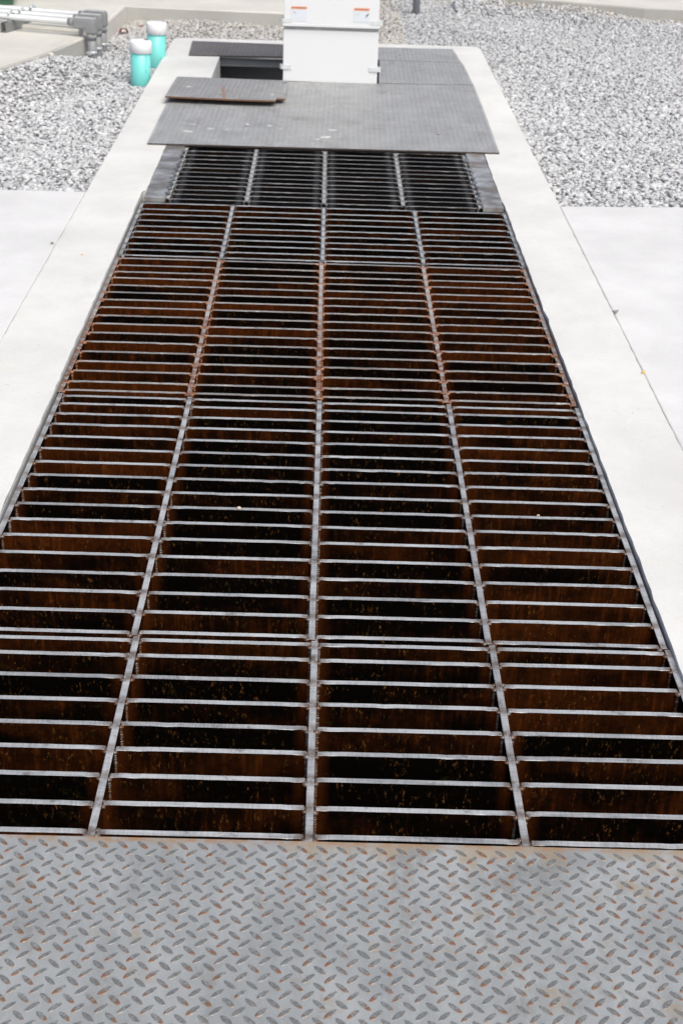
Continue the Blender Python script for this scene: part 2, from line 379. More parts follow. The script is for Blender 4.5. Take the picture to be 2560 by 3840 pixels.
def cross_bar(parent, xa, xb, y, depth, bw, mats, wl=True, wr=True, dz=0., dy=0., cb=0.):
    """one flat bar between two runners, with its weld beads; local origin at its middle"""
    L = (xb-xa)/2; bm = bmesh.new(); c = .0035
    nx = 9; ends = (.012, .022, .032, .05, .07)
    prof = [(L, -c*1.2), (L-c, 0)]
    xs_ = [L-e for e in ends] + [(L-.10)*(1-2*i/(nx-1)) for i in range(0, nx)] + [-L+e for e in reversed(ends)]
    prof += [(x, random.uniform(-.0003, .0003)) for x in xs_] + [(-L+c, 0), (-L, -c*1.2)]
    topl = prof[::-1]                                    # left to right along the top
    tops = []
    F_ = [bm.verts.new((x, -bw, z)) for x, z in topl]; B_v = [bm.verts.new((x, bw, z)) for x, z in topl]
    topl_x = [p_[0] for p_ in topl]
    FB = [bm.verts.new((x, -bw, -depth)) for x in topl_x]; BB = [bm.verts.new((x, bw, -depth)) for x in topl_x]
    for i in range(len(topl)-1):
        if abs(topl_x[i]-topl_x[i+1]) > 1e-6:
            bm.faces.new((FB[i], FB[i+1], F_[i+1], F_[i])).material_index = 1
            bm.faces.new((BB[i+1], BB[i], B_v[i], B_v[i+1])).material_index = 1
            bm.faces.new((BB[i], BB[i+1], FB[i+1], FB[i])).material_index = 1
        fc = bm.faces.new((F_[i], F_[i+1], B_v[i+1], B_v[i])); fc.material_index = 0; tops.append(fc)
    bm.faces.new((FB[0], F_[0], B_v[0], BB[0])).material_index = 1
    bm.faces.new((FB[-1], BB[-1], B_v[-1], F_[-1])).material_index = 1
    ed = [e for e in {e for f in tops for e in f.edges} if len([f for f in e.link_faces if f in tops]) == 1 and abs(e.verts[0].co.y-e.verts[1].co.y) < 1e-6]
    bmesh.ops.bevel(bm, geom=ed, offset=.0009, segments=1, affect='EDGES')
    for s, on in ((-1, wl), (1, wr)):
        if not on: continue
        z = -.004; r = random.uniform(.0055, .0082)
        big = random.random() < .4
        blob(bm, (s*(L-.001), -bw-.002, -.0035), (r*1.25, r*1.05, r*.75), 2, .2)
        if random.random() < .75:
            while z > -depth*.8:
                z -= r*.85; rr_ = r*random.uniform(.55, .85)
                blob(bm, (s*(L-.001), -bw-.0005, z), (rr_, rr_, rr_*.8), 2, .15)
        if random.random() < .25:
            blob(bm, (s*(L-.001), bw+.001, -.004), (r, r*.8, r*.7), 2, .2)
    bm.verts.ensure_lookup_table()
    o = obj('cross_bar', bm, mats, parent, ((xa+xb)/2, y+dy, dz))
    me = o.data; co = np.empty(len(me.vertices)*3, dtype=np.float32); me.vertices.foreach_get('co', co); co = co.reshape(-1, 3)
    dl = L-np.abs(co[:, 0])
    attr_set(me, 'rust', np.clip(1 - dl/.030, 0, 1))
    attr_set(me, 'col_bias', np.full(len(co), cb + random.gauss(0, .05)))
    attr_set(me, 'haze_stain', np.clip(dl/.018-.35, 0, 1)*np.clip(1.7-dl/.030, 0, 1))
    o.rotation_euler = (random.uniform(-.012, .012), 0, random.uniform(-.0022, .0022))
    return o

def runner(parent, x, y0, y1, joints, depth, bw, mats, sl=0.):
    bm = bmesh.new(); ysn = sorted({y0, y1, *[t for j in joints for t in (j-.026, j-.012, j, j+.010, j+.022) if y0 < t < y1]})
    L0 = (y0+y1)/2
    def ring(y):
        dx = (y-L0)*sl
        return [bm.verts.new((a+dx, y-L0, z)) for a, z in ((-bw, -depth), (bw, -depth), (bw, -.001), (bw-.001, 0), (-bw+.001, 0), (-bw, -.001))]
    rings = [ring(y) for y in ysn]
    for A, B in zip(rings, rings[1:]):
        for i in range(6):
            f = bm.faces.new((A[i], A[(i+1) % 6], B[(i+1) % 6], B[i])); f.material_index = 0 if i in (2, 3, 4) else 1
    bm.faces.new(rings[0]).material_index = 1; bm.faces.new(rings[-1][::-1]).material_index = 1
    bmesh.ops.recalc_face_normals(bm, faces=bm.faces)
    o = obj('runner_bar', bm, mats, parent, (x, L0, 0))
    me = o.data; v = []
    for y in ysn:
        d = min([abs(y-j) for j in joints] or [9]); v += [min(1, 1.5*max(0, 1-d/.024))*random.uniform(.5, 1)]*6
    attr_set(me, 'rust', v)
    return o

def grate(label, ysb, y0, y1, xr, mats, depth=.10, z=0., bw=BW, rw=.0077, xo=0., rmats=None, slope=0.):
    g = empty('steel_grate', (0, y0, z), slope)
    tag(g, label, 'grate', 'welded bar grates laid end to end over the trench')
    for x in xr: runner(g, x+xo, 0, y1-y0, [y-y0 for y in ysb], depth, rw, rmats or mats)
    for y in ysb:
        rowz = random.uniform(-.0012, .0004)
        for ci, (a, b) in enumerate(zip(xr, xr[1:])):
            cross_bar(g, a+xo+rw+.0012, b+xo-rw-.0012, y-y0, depth*.96, bw, mats, dz=rowz+random.uniform(-.0006, .0003), dy=random.uniform(-.0022, .0022), cb=(.10, -.05, -.07, .09)[ci])
    return g
XR = [-.838, -.42, 0, .42, .838]
A_ = [-.080, .0085, .094, .180, .268, .354, .441, .529, .617, .681]
B_ = [.7115, .802, .893, .985, 1.077, 1.167, 1.257, 1.348, 1.436, 1.524, 1.611, 1.698, 1.785, 1.871, 1.953, 2.034, 2.092]
C_ = [2.139, 2.213, 2.305, 2.394, 2.483, 2.573, 2.664, 2.754, 2.841, 2.927, 3.012, 3.097, 3.181, 3.264, 3.346, 3.426, 3.512]
D_ = [3.555, 3.632, 3.717, 3.803, 3.886, 3.971, 4.060, 4.148, 4.235, 4.327]
E_ = [4.402, 4.487, 4.571, 4.655, 4.724, 4.808, 4.893, 4.977, 5.060, 5.147, 5.230, 5.316, 5.400]
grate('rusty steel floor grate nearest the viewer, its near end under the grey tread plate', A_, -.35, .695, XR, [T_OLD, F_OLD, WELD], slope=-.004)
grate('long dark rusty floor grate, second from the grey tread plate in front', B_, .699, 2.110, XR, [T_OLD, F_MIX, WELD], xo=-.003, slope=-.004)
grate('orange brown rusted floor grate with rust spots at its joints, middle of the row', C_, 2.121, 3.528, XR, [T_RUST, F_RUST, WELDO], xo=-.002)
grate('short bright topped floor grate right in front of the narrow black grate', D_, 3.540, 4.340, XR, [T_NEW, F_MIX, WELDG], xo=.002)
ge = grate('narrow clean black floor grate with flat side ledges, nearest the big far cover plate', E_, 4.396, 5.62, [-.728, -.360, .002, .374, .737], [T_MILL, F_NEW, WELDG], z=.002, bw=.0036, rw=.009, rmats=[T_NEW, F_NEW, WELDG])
for xa, xb in ((-.836, -.7385), (.7475, .8435)):
    bm = bmesh.new(); box(bm, xa, xb, 0, 1.35, -.012, .009, 0, .001)
    box(bm, xa+.002 if xa < 0 else xa+.001, xb-.002, .004, 1.35, -.11, -.0125)
    obj('side_ledge', bm, LEDGE, ge, (0, -.012, 0))
    for k in range(10):
        bm = bmesh.new()
        yy = .05 + k*.088 + random.uniform(-.008, .008); xi = xb+.003 if xa < 0 else xa-.003
        box(bm, xi-.012, xi+.012, yy, yy+.036*random.choice((0.6, 1)), .0035, .0115, 0, .002)
        obj('tack_weld', bm, [WELDG], ge)

# ------------------------------------------------------------------ tread plates with real raised lugs
def inside(px, py, poly):
    r = np.zeros(px.shape, bool); n = len(poly)
    for i in range(n):
        x1, y1 = poly[i]; x2, y2 = poly[(i+1) % n]
        c = ((y1 > py) != (y2 > py)) & (px < (x2-x1)*(py-y1)/((y2-y1) or 1e-9)+x1)
        r ^= c
    return r

def tread_plate(name, poly, z, th, mat, label, cat='cover plate', ang=.0068, org=(-.2194, -.1732), pitch=.0378, nseg=12, h=.0011, group=None, edge_y=None, lug=(.0150, .0053), loc=None, rot=None, emat=None):
    bm = bmesh.new(); prism(bm, poly, -th, 0, 0, 1)
    me0 = bpy.data.meshes.new('t'); bm.to_mesh(me0); bm.free()
    nv0 = len(me0.vertices); V0 = [tuple(v.co) for v in me0.vertices]; F0 = [tuple(p.vertices) for p in me0.polygons]; M0 = [p.material_index for p in me0.polygons]
    bpy.data.meshes.remove(me0)
    xs_ = [p[0] for p in poly]; ys_ = [p[1] for p in poly]
    if org is None: org = ((min(xs_)+max(xs_))/2, (min(ys_)+max(ys_))/2)
    n = int(max(max(xs_)-min(xs_), max(ys_)-min(ys_))/pitch*1.6)+60
    I, J = np.meshgrid(np.arange(-n, n), np.arange(-n, n)); cents = []
    for off, sgn in ((0, 1), (.5, -1)):
        u = (I+off).ravel()*pitch; w = (J+off).ravel()*pitch
        X = org[0] + u*math.cos(ang) + w*math.sin(ang); Y = org[1] - u*math.sin(ang) + w*math.cos(ang)
        ok = inside(X, Y, poly)
        for e_ in (-.85, .85):
            aa = sgn*R(44)-ang; ok &= inside(X+e_*lug[0]*math.cos(aa), Y+e_*lug[0]*math.sin(aa), poly)
        cents += [(x, y, sgn) for x, y in zip(X[ok], Y[ok])]
    V, F, lugv, low, lrnd = list(V0), list(F0), [0.]*nv0, [0.]*nv0, [0.]*nv0
    Lh, Wh = lug
    for (cx, cy, sgn) in cents:
        a = sgn*R(44) - ang; ca, sa = math.cos(a), math.sin(a); b0 = len(V)
        Lk, Wk = Lh*random.uniform(.92, 1.05), Wh*random.uniform(.9, 1.12)
        lr_ = random.random()
        for sc, zz in ((1, .00005), (.86, h)):
            for i in range(nseg):
                t = 2*math.pi*i/nseg; ct, st = math.cos(t), math.sin(t)
                lx = Lk*sc*ct; ly = Wk*(sc if sc == 1 else .76)*st*(1-.12*ct*ct)
                V.append((cx+lx*ca-ly*sa, cy+lx*sa+ly*ca, zz)); lugv.append(1. if sc < 1 else .55)
                lrnd.append(lr_); low.append(.5 - .5*ct*sgn)   # 1 at the end nearer the front edge
        for i in range(nseg):
            j = (i+1) % nseg; F.append((b0+i, b0+j, b0+nseg+j, b0+nseg+i))
        F.append(tuple(range(b0+nseg, b0+2*nseg)))
    me = bpy.data.meshes.new(name); me.from_pydata(V, [], F); me.materials.append(mat); me.materials.append(emat or RUST_EDGE)
    me.polygons.foreach_set('material_index', np.array(M0 + [0]*(len(F)-len(M0)), dtype=np.int32))
    attr_set(me, 'lug', lugv); attr_set(me, 'low', low); attr_set(me, 'lugrand', lrnd)
    if edge_y is not None: attr_set(me, 'edge', [max(0., 1-abs(v[1]-edge_y)/.06) if i >= nv0 else 0. for i, v in enumerate(V)])
    o = bpy.data.objects.new(name, me); COL.objects.link(o); o.location = loc or (0, 0, z)
    if rot: o.rotation_euler = rot
    return tag(o, label, cat, group)

fp = [(-.846, -1.75), (.842, -1.75), (.842, -.0235), (.7, -.0225), (.3, -.0212), (-.1, -.0192), (-.6, -.0182), (-.846, -.0168)]
front = tread_plate('tread_plate', fp, .012, .0075, TREAD, 'large grey diamond tread plate filling the foreground, rust flecks on its raised lugs', edge_y=-.018)
bp = [(-.935, 5.374), (.2, 5.387), (.927, 5.402), (.934, 5.9), (.941, 6.5), (.945, 7.155), (.3, 7.105), (-.25, 7.08), (-.935, 7.055)]
big = tread_plate('tread_plate', bp, .0215, .009, TREAD_FAR, 'wide dusty grey tread plate in front of the white panel, chalky splashes on it', emat=DARK_EDGE, ang=.012, nseg=8, pitch=.029, lug=(.0118, .0044), h=.0010, org=None)
rp = [(.335, 7.124), (.944, 7.171), (.938, 7.52), (.934, 7.90), (.36, 7.90)]

tread_plate('tread_plate', rp, .0205, .008, TREAD_FAR, 'grey tread plate lying right of the white panel, nearer of the two there', emat=DARK_EDGE, ang=.01, nseg=8, pitch=.029, lug=(.0118, .0044), h=.0010, org=None)
r2p = [(.30, 7.908), (.925, 7.908), (.905, 8.425), (.30, 8.40)]
tread_plate('tread_plate', r2p, .0205, .008, TREAD_FAR, 'grey tread plate at the far right corner of the curb, rusty right edge', emat=DARK_EDGE, ang=.01, nseg=8, pitch=.029, lug=(.0118, .0044), h=.0010, org=None)
lp = [(-.945, 7.885), (-.30, 7.925), (.02, 7.93), (.02, 8.42), (-.32, 8.40), (-.967, 8.42)]
tread_plate('tread_plate', lp, .0205, .008, TREAD_SHADED, 'tread plate with shade in its dark colour, at the far left corner behind the black opening', emat=DARK_EDGE, ang=.01, nseg=8, pitch=.029, lug=(.0118, .0044), h=.0010, org=None)
# the loose small plate, tipped up along its near edge
sp = [(-.33, -.36), (-.15, -.372), (.05, -.384), (.20, -.383), (.318, -.378), (.320, -.300), (.372, -.296), (.368, .318), (.334, .370), (-.332, .375)]
small = tread_plate('tread_plate', sp, 0, .009, TREAD_SMALL, 'small loose tread plate with notched right corner lying on the wide dusty plate', ang=.018, org=(.004, .013), nseg=8, pitch=.029, lug=(.0118, .0044), h=.0010,
                    loc=(-.613, 6.705, .046), rot=(-.042, .004, 0.0))
bm = bmesh.new()
for k in range(34):
    t = k/33; x = .014 - .036*t + random.uniform(-.009, .009); y = -.37 + .44*t
    s = random.uniform(.007, .017)*(1.25-t*.6)
    pts = [(x+s*.55*math.cos(a)*random.uniform(.6, 1), y+s*math.sin(a)*random.uniform(.6, 1)) for a in [i*math.pi/4 for i in range(8)]]
    bm.faces.new([bm.verts.new((px, max(py, -.375), .0018+.00006*k)) for px, py in pts])
obj('spray_mark', bm, ORSPRAY, small)
bm = bmesh.new(); box(bm, .335, .366, .262, .276, .0003, .0022); obj('slot_shade', bm, BLACKM, small)  # black strip on the plate paints the darkness of a slot

def splash(x, y, z, s, parent, el=1.8):
    bm = bmesh.new(); n = 14
    pts = [(s*el*math.cos(2*math.pi*i/n)*random.uniform(.55, 1.1), s*math.sin(2*math.pi*i/n)*random.uniform(.5, 1.1)) for i in range(n)]
    prism(bm, pts, 0, .0018)
    o = obj('cement_splash', bm, CEMENT, parent, (x, y, z)); o.rotation_euler = (0, 0, random.uniform(-.3, .7))
for x, y, s_ in ((-.75, 5.66, .020), (-.638, 5.74, .015), (-.735, 5.83, .010), (-.54, 5.73, .007), (-.31, 5.85, .012), (-.25, 5.79, .008), (.003, 5.62, .022), (.035, 5.79, .018), (-.04, 5.57, .010)):
    splash(x, y, .0004, s_, big)
for x, y, s_ in ((-.225, -.01, .019), (-.01, -.19, .010), (.29, -.18, .014)): splash(x, y, .0004, s_, small, 1.2)

# steel channel across the far side of the opening
ch = empty('steel_channel', (0, 7.93, 0)); tag(ch, 'grey steel channel crossing the black pit opening under the shade-coloured plate', 'steel beam')
bm = bmesh.new(); box(bm, -.733, .60, -.012, .060, .000, .0105, 0, .001); obj('flange', bm, BEAMTOP, ch)
bm = bmesh.new(); box(bm, -.733, .60, .002, .012, -.046, -.0002); box(bm, -.733, .60, -.012, .0018, -.054, -.0462); obj('web', bm, BEAM, ch)

# ------------------------------------------------------------------ white ladder guard
lg = empty('white_panel', (.022, 7.09, .022))
tag(lg, 'upright white sheet metal panel with orange warning stickers at the far trench end', 'panel')
bm = bmesh.new(); box(bm, -.298, .298, 0, .10, 0, .316, 0, .003); obj('lower_panel', bm, WHITE, lg)
bm = bmesh.new(); box(bm, -.294, .294, .004, .096, .3165, .338, 0, .002); obj('grey_band', bm, WHITE2, lg)
bm = bmesh.new()
box(bm, -.295, .295, -.014, .10, .3585, 1.45, 0, .003); box(bm, -.303, .303, -.020, .104, .3385, .358, 0, .003)
obj('upper_panel', bm, WHITE, lg)
def clip(sx, z, yb):
    bm = bmesh.new(); h = .013; n = 12
    path = [(sx*.246, yb-.0005), (sx*.296, yb-.002)] + [(sx*(.300+.018*math.sin(a)), yb+.022-.024*math.cos(a)) for a in [math.pi*k/n for k in range(1, n+1)]] + [(sx*.299, yb+.049)]
    for (xa, ya), (xb, yb_) in zip(path, path[1:]):
        d = Vector((xb-xa, yb_-ya)); nn = Vector((-d.y, d.x)).normalized()*.0025*sx
        a = [bm.verts.new((xa+s*nn.x, ya+s*nn.y, z+zz)) for s in (-1, 1) for zz in (-h, h)]
        b = [bm.verts.new((xb+s*nn.x, yb_+s*nn.y, z+zz)) for s in (-1, 1) for zz in (-h, h)]
        for i, j in ((0, 1), (1, 3), (3, 2), (2, 0)): bm.faces.new((a[i], b[i], b[j], a[j]))
        bm.faces.new((a[0], a[1], a[3], a[2])); bm.faces.new((b[0], b[2], b[3], b[1]))
    bmesh.ops.recalc_face_normals(bm, faces=bm.faces)
    obj('clip', bm, CLIP, lg)
for sx in (-1, 1): clip(sx, .088, -.003); clip(sx, .372, -.017)

def text_mesh(name, body, size, mat, parent, loc, rot):
    cu = bpy.data.curves.new(name, 'FONT'); cu.body = body; cu.size = size; cu.align_x = 'LEFT'; cu.extrude = .0003
    t = bpy.data.objects.new(name+'_src', cu); COL.objects.link(t)
    dg = bpy.context.evaluated_depsgraph_get(); me = bpy.data.meshes.new_from_object(t.evaluated_get(dg))
    bpy.data.objects.remove(t); bpy.data.curves.remove(cu)
    me.materials.clear(); me.materials.append(mat)
    o = bpy.data.objects.new(name, me); COL.objects.link(o); o.parent = parent; o.location = loc; o.rotation_euler = rot
    return o
def sticker(xc, zt, fig):
    w, y = .098, -.0150
    bm = bmesh.new(); box(bm, xc-w/2, xc+w/2, y-.0008, y, zt-.085, zt-.0165)
    st = obj('warning_sticker', bm, LABELW, lg)
    bm = bmesh.new(); box(bm, xc-w/2, xc+w/2, y-.0012, y-.0001, zt-.016, zt); obj('sticker_header', bm, ORANGE, st)
    text_mesh('sticker_word', 'WARNING', .0135, INKRED, st, (xc-.028, y-.0016, zt-.0125), (R(90), 0, 0))
    bm = bmesh.new()
    v = [bm.verts.new((xc+px, y-.0016, zt+pz)) for px, pz in ((-.043, -.0125), (-.032, -.0125), (-.0375, -.003))]; bm.faces.new(v)
    obj('alert_triangle', bm, INKRED, st)
    bm = bmesh.new()
    def stroke(x0, z0, x1, z1, t):
        d = Vector((x1-x0, z1-z0)).normalized(); nx, nz = -d.y*t, d.x*t
        bm.faces.new([bm.verts.new((xc+a, y-.0013, zt+b)) for a, b in ((x0-nx, z0-nz), (x1-nx, z1-nz), (x1+nx*.5, z1+nz*.5), (x0+nx, z0+nz))])
    if fig:
        stroke(.034, -.046, .040, -.034, .0034); stroke(.040, -.034, .045, -.028, .0015); stroke(.036, -.038, .024, -.045, .0013)
        stroke(.034, -.046, .028, -.056, .0014); stroke(.030, -.050, .022, -.048, .0011); stroke(-.040, -.042, -.024, -.038, .0006); stroke(-.022, -.037, -.016, -.034, .001)
    else:
        stroke(-.036, -.030, -.029, -.034, .0012); stroke(-.031, -.035, -.020, -.041, .0010); stroke(-.024, -.037, -.020, -.040, .0015)
    obj('sticker_figure', bm, INK, st)
sticker(-.202, .457, False); sticker(.186, .459, True)

# ------------------------------------------------------------------ capped pipes
def pipe(x, y, z0, ztop, lean, label, marks):
    t = empty('capped_pipe', (x, y, z0)); t.rotation_euler = (0, lean, 0)
    tag(t, label, 'pipe', 'teal clean-out pipes beside the curb')
    H = ztop-z0; bm = bmesh.new(); lathe(bm, [(.0635, -.15), (.0635, H-.03)], 36); obj('pipe_body', bm, TEAL, t)
    bm = bmesh.new(); r = .0705; lathe(bm, [(.066, H-.072), (r, H-.070), (r, H-.006), (r-.004, H), (.0, H+.0004)][:4], 36)
    cp = obj('cap', bm, CAPW, t)
    if marks:
        bm = bmesh.new()
        for k in range(26):
            z = H-.085-k*.0042
            if k in (9, 15, 16): continue
            a = R(-52) + random.uniform(-.02, .02); w = .03
            pts = [(.0641*math.cos(a+s*w), .0641*math.sin(a+s*w)) for s in (-1, 1)]
            hh = random.choice((.0010, .0014, .0018))
            bm.faces.new([bm.verts.new((px, py, zz)) for (px, py), zz in ((pts[0], z), (pts[1], z), (pts[1], z+hh), (pts[0], z+hh))])
        obj('printed_marking', bm, INK, t)
        bm = bmesh.new(); blob(bm, (.030, .045, H+.001), (.014, .008, .002), 0, .2, 2); obj('dark_smudge', bm, BLACKM, cp)
pipe(-1.200, 7.26, -.055, .212, R(2.2), 'teal pipe with white cap beside the curb, nearer the viewer of the pair', True)
pipe(-1.163, 7.84, -.055, .232, R(2.2), 'teal pipe with white cap beside the curb, the one behind', False)

# ------------------------------------------------------------------ conduits on the pad
CY = [7.955, 8.115, 8.275]
names = ['grey conduit with elbow box bending down off the pad edge, nearest the viewer', 'grey conduit with elbow box, middle one of three on the pad', 'grey conduit with elbow box, farthest of the three on the pad']
for k, y in enumerate(CY):
    zc = .192; c = empty('conduit', (-1.612+.012*k, y, zc), R(-16)); tag(c, names[k], 'conduit', 'conduits running over the left pad')
    bm = bmesh.new(); tube(bm, (-2.2, 0, 0), (-.150, 0, 0), .0205, seg=20); obj('conduit_pipe', bm, CONDUIT, c)
    bm = bmesh.new(); tube(bm, (-.165, 0, 0), (-.118, 0, 0), .0265, seg=20); obj('coupling', bm, GREYPVC, c)
    bm = bmesh.new(); box(bm, -.122, .034, -.033, .033, -.035, .030, 0, .010)
    box(bm, -.036, .036, -.0345, .0345, -.066, .022, 0, .012)
    eb = obj('elbow_box', bm, GREYPVC, c)
    bm = bmesh.new(); box(bm, -.118, .026, -.029, .029, .0303, .036, 0, .002); obj('elbow_cover', bm, COVERM, eb)
    bm = bmesh.new(); tube(bm, (0, 0, -.064), (0, 0, -.34), .0305, seg=22); tube(bm, (0, 0, -.068), (0, 0, -.104), .0345, seg=22); obj('riser', bm, GREYPVC, c)
    bm = bmesh.new(); tube(bm, (0, 0, -.198), (0, 0, -.180), .0335, seg=22); box(bm, -.012, .008, -.050, -.033, -.202, -.180, 0, .002); box(bm, -.030, .030, -.040, -.0335, -.196, -.183, 0, .002); obj('strap', bm, GALV, c)
st = empty('strut_channel', (-2.228, 8.03, .103), R(-18)); tag(st, 'short steel strut channel under the conduits at the left edge of the picture', 'strut')
bm = bmesh.new()
box(bm, -.021, -.0175, 0, .62, .0, .062); box(bm, .0175, .021, 0, .62, 0, .062); box(bm, -.0174, .0174, 0, .62, 0, .003); box(bm, -.0174, -.010, 0, .62, .0585, .062); box(bm, .010, .0174, 0, .62, .0585, .062)
obj('channel', bm, STRUTM, st)
for k, y in enumerate(CY):
    yl = .112 + .1535*k
    bm = bmesh.new()
    for a in range(9):
        t0, t1 = math.pi*a/9, math.pi*(a+1)/9; r0, r1 = .0215, .0255
        q4 = [(r*math.cos(t), r*math.sin(t)) for r, t in ((r0, t0), (r1, t0), (r1, t1), (r0, t1))]
        A = [bm.verts.new((-.017, yl+p, .089+s)) for p, s in q4]; B = [bm.verts.new((.017, yl+p, .089+s)) for p, s in q4]
        for i in range(4): bm.faces.new((A[i], A[(i+1) % 4], B[(i+1) % 4], B[i]))
    for sgn in (-1, 1):
        box(bm, -.017, .017, yl+sgn*.0235-.002, yl+sgn*.0235+.002, .055, .089)
        tube(bm, (0, yl+sgn*.030, .100), (0, yl+sgn*.018, .126), .010, seg=8)
    bmesh.ops.recalc_face_normals(bm, faces=bm.faces)
    obj('pipe_clamp', bm, GALV, st)

# green utility box, only its corner in the picture
gb = empty('utility_box', (-2.83, 9.27, .122), R(10)); tag(gb, 'dark green metal utility box cut off by the top left corner', 'utility box')
bm = bmesh.new(); box(bm, -.45, .45, -.30, .45, .05, .60, 0, .03); obj('box_body', bm, GREENM, gb)
bm = bmesh.new(); box(bm, -.40, .42, -.27, .42, 0, .0495, 0, .01); obj('box_base', bm, GREENM, gb)
bm = bmesh.new(); box(bm, -.47, .47, -.32, .47, .6005, .64, 0, .012); obj('box_lid', bm, GREENM, gb)

# grey post behind
po = empty('steel_post', (.744, 10.42, -.06)); tag(po, 'thin grey round post rising from the gravel right of the white panel', 'post')
bm = bmesh.new(); tube(bm, (0, 0, -.2), (0, 0, 1.5), .031, seg=28); obj('post_shaft', bm, POSTM, po)
bm = bmesh.new(); lathe(bm, [(.033, 1.4995), (.034, 1.51), (.03, 1.53), (.012, 1.54)], 28); obj('post_cap', bm, POSTM, po)

# ------------------------------------------------------------------ stones: loose ones on things, and the gravel
ico1 = None
def ico(sub):
    bm = bmesh.new(); bmesh.ops.create_icosphere(bm, subdivisions=sub, radius=1)
    v = np.array([x.co[:] for x in bm.verts], dtype=np.float32); f = np.array([[x.index for x in p.verts] for p in bm.faces], dtype=np.int32); bm.free()
    return v, f
def stones(N, sub, size, r):
    v, f = ico(sub); P = np.repeat(v[None], N, 0)
    for k in range(7):
        n = r.normal(size=(N, 3)); n /= np.linalg.norm(n, axis=1, keepdims=True)
        d = r.uniform(.42, .80, size=(N, 1)); dd = np.einsum('nvi,ni->nv', P, n) - d
        P -= np.maximum(dd, 0)[..., None]*n[:, None, :]
    sc = np.stack([np.ones(N), r.uniform(.60, .92, N), r.uniform(.30, .62, N)], 1)*size[:, None]
    P *= sc[:, None, :]
    # random turn about z and modest tilt
    a = r.uniform(0, 2*np.pi, N); b = r.normal(0, .24, N); c = r.normal(0, .24, N)
    def rot(P, i, j, t):
        x, y = P[..., i].copy(), P[..., j].copy(); P[..., i] = x*np.cos(t)[:, None]-y*np.sin(t)[:, None]; P[..., j] = x*np.sin(t)[:, None]+y*np.cos(t)[:, None]
    rot(P, 1, 2, b); rot(P, 0, 2, c); rot(P, 0, 1, a)
    return P, f

q = M('crushed_stone', .85, 0, .2); v_ = q.coords()
tone = q.attr('tone'); tan = q.attr('tan')
c_ = q.mix(tone, (.14, .145, .155), (.69, .695, .71))
c_ = q.mix(q.math('MULTIPLY', q.step(q.noise(v_, 70, 4, .7), .35, .75), .30), c_, (.33, .34, .36))
c_ = q.mix(q.math('MULTIPLY', tan, .55), c_, q.mix(tone, (.20, .17, .13), (.60, .52, .39)))
q.bump(q.noise(v_, 160, 3, .7), .4, .002)
STONE = q.col(c_)

PADE = np.array([(-2.85, 3.9), (-2.0, 6.83), (-1.80, 7.43), (-1.655, 8.02)])
def gheight(x, y):
    z = np.full(x.shape, -.062)
    ex = np.interp(y, PADE[:, 1], PADE[:, 0]); ez = np.interp(y, [6.2, 6.83, 7.45, 7.75, 8.02], [.10, .085, .055, .0, -.06])
    t = np.clip((x-ex)/.42, 0, 1); t = t*t*(3-2*t)
    z = np.where((x < -1.1) & (y < 8.1), np.maximum(z, ez*(1-t)+z*t), z)
    e2 = np.clip((y-8.0)/1.2, 0, 1)*np.clip((-x+.6)/1.4, 0, 1)
    z += .075*e2
    kk = np.interp(x, [1.5, 2.09, 2.7, 3.1, 9], [10.98, 10.74, 10.53, 10.46, 9.6])
    z += .075*np.clip(1-(kk-y)/.45, 0, 1)*np.clip((2.75-x)/.5, 0, 1)*(x > 1.1)*(y < kk+.05)
    z += .008*np.sin(x*3.1+y*1.7)+.006*np.sin(x*6.3-y*5.2)
    return z
NPAD = [(-9, 3.9), (-2.85, 3.9), (-2.0, 6.83), (-1.80, 7.43), (-1.655, 8.02), (-1.65, 8.40), (-1.58, 8.42), (-1.545, 9.29), (-9, 9.25)]
def gravel_pts(r):
    out = []
    for (xa, xb, ya, yb) in ((-3.1, -1.120, 4.45, 9.31), (1.120, 4.3, 4.45, 12.2), (-1.6, 1.12, 8.60, 12.2)):
        p = .0236
        X, Y = np.meshgrid(np.arange(xa, xb, p), np.arange(ya, yb, p*.95))
        X = X + r.uniform(-.5, .5, X.shape)*p; Y = Y + r.uniform(-.5, .5, Y.shape)*p
        out.append(np.stack([X.ravel(), Y.ravel()], 1))
    P = np.concatenate(out); x, y = P[:, 0], P[:, 1]
    ok = ~inside(x, y, NPAD)
    ok &= ~((x < .13) & (y > 9.305)) & ~((x < -1.5) & (y > 9.28))
    ok &= ~((np.abs(x) < 1.118) & (y < 8.605))
    ok &= ~((x > 1.1) & (y < 4.478 + .06*np.clip((x-1.72)/3, 0, 9)+.066*np.clip(x-1.1205, 0, .6)))
    ky = np.interp(x, [1.5, 2.09, 2.7, 3.1, 9], [10.98, 10.74, 10.53, 10.46, 9.6])
    ok &= ~((x > 1.5) & (y > ky))
    # what the camera and a step to its side can see
    lim = .34*(y+2.1)
    ok &= (np.abs(x) < lim+.25)
    for px, py in ((-1.200, 7.26), (-1.163, 7.84)): ok &= (x-px)**2+(y-py)**2 > .07**2
    return P[ok]
r_ = np.random.default_rng(11)
P = gravel_pts(r_)
near = P[:, 1] < 8.2
allV, allF, tones, tans, base = [], [], [], [], 0
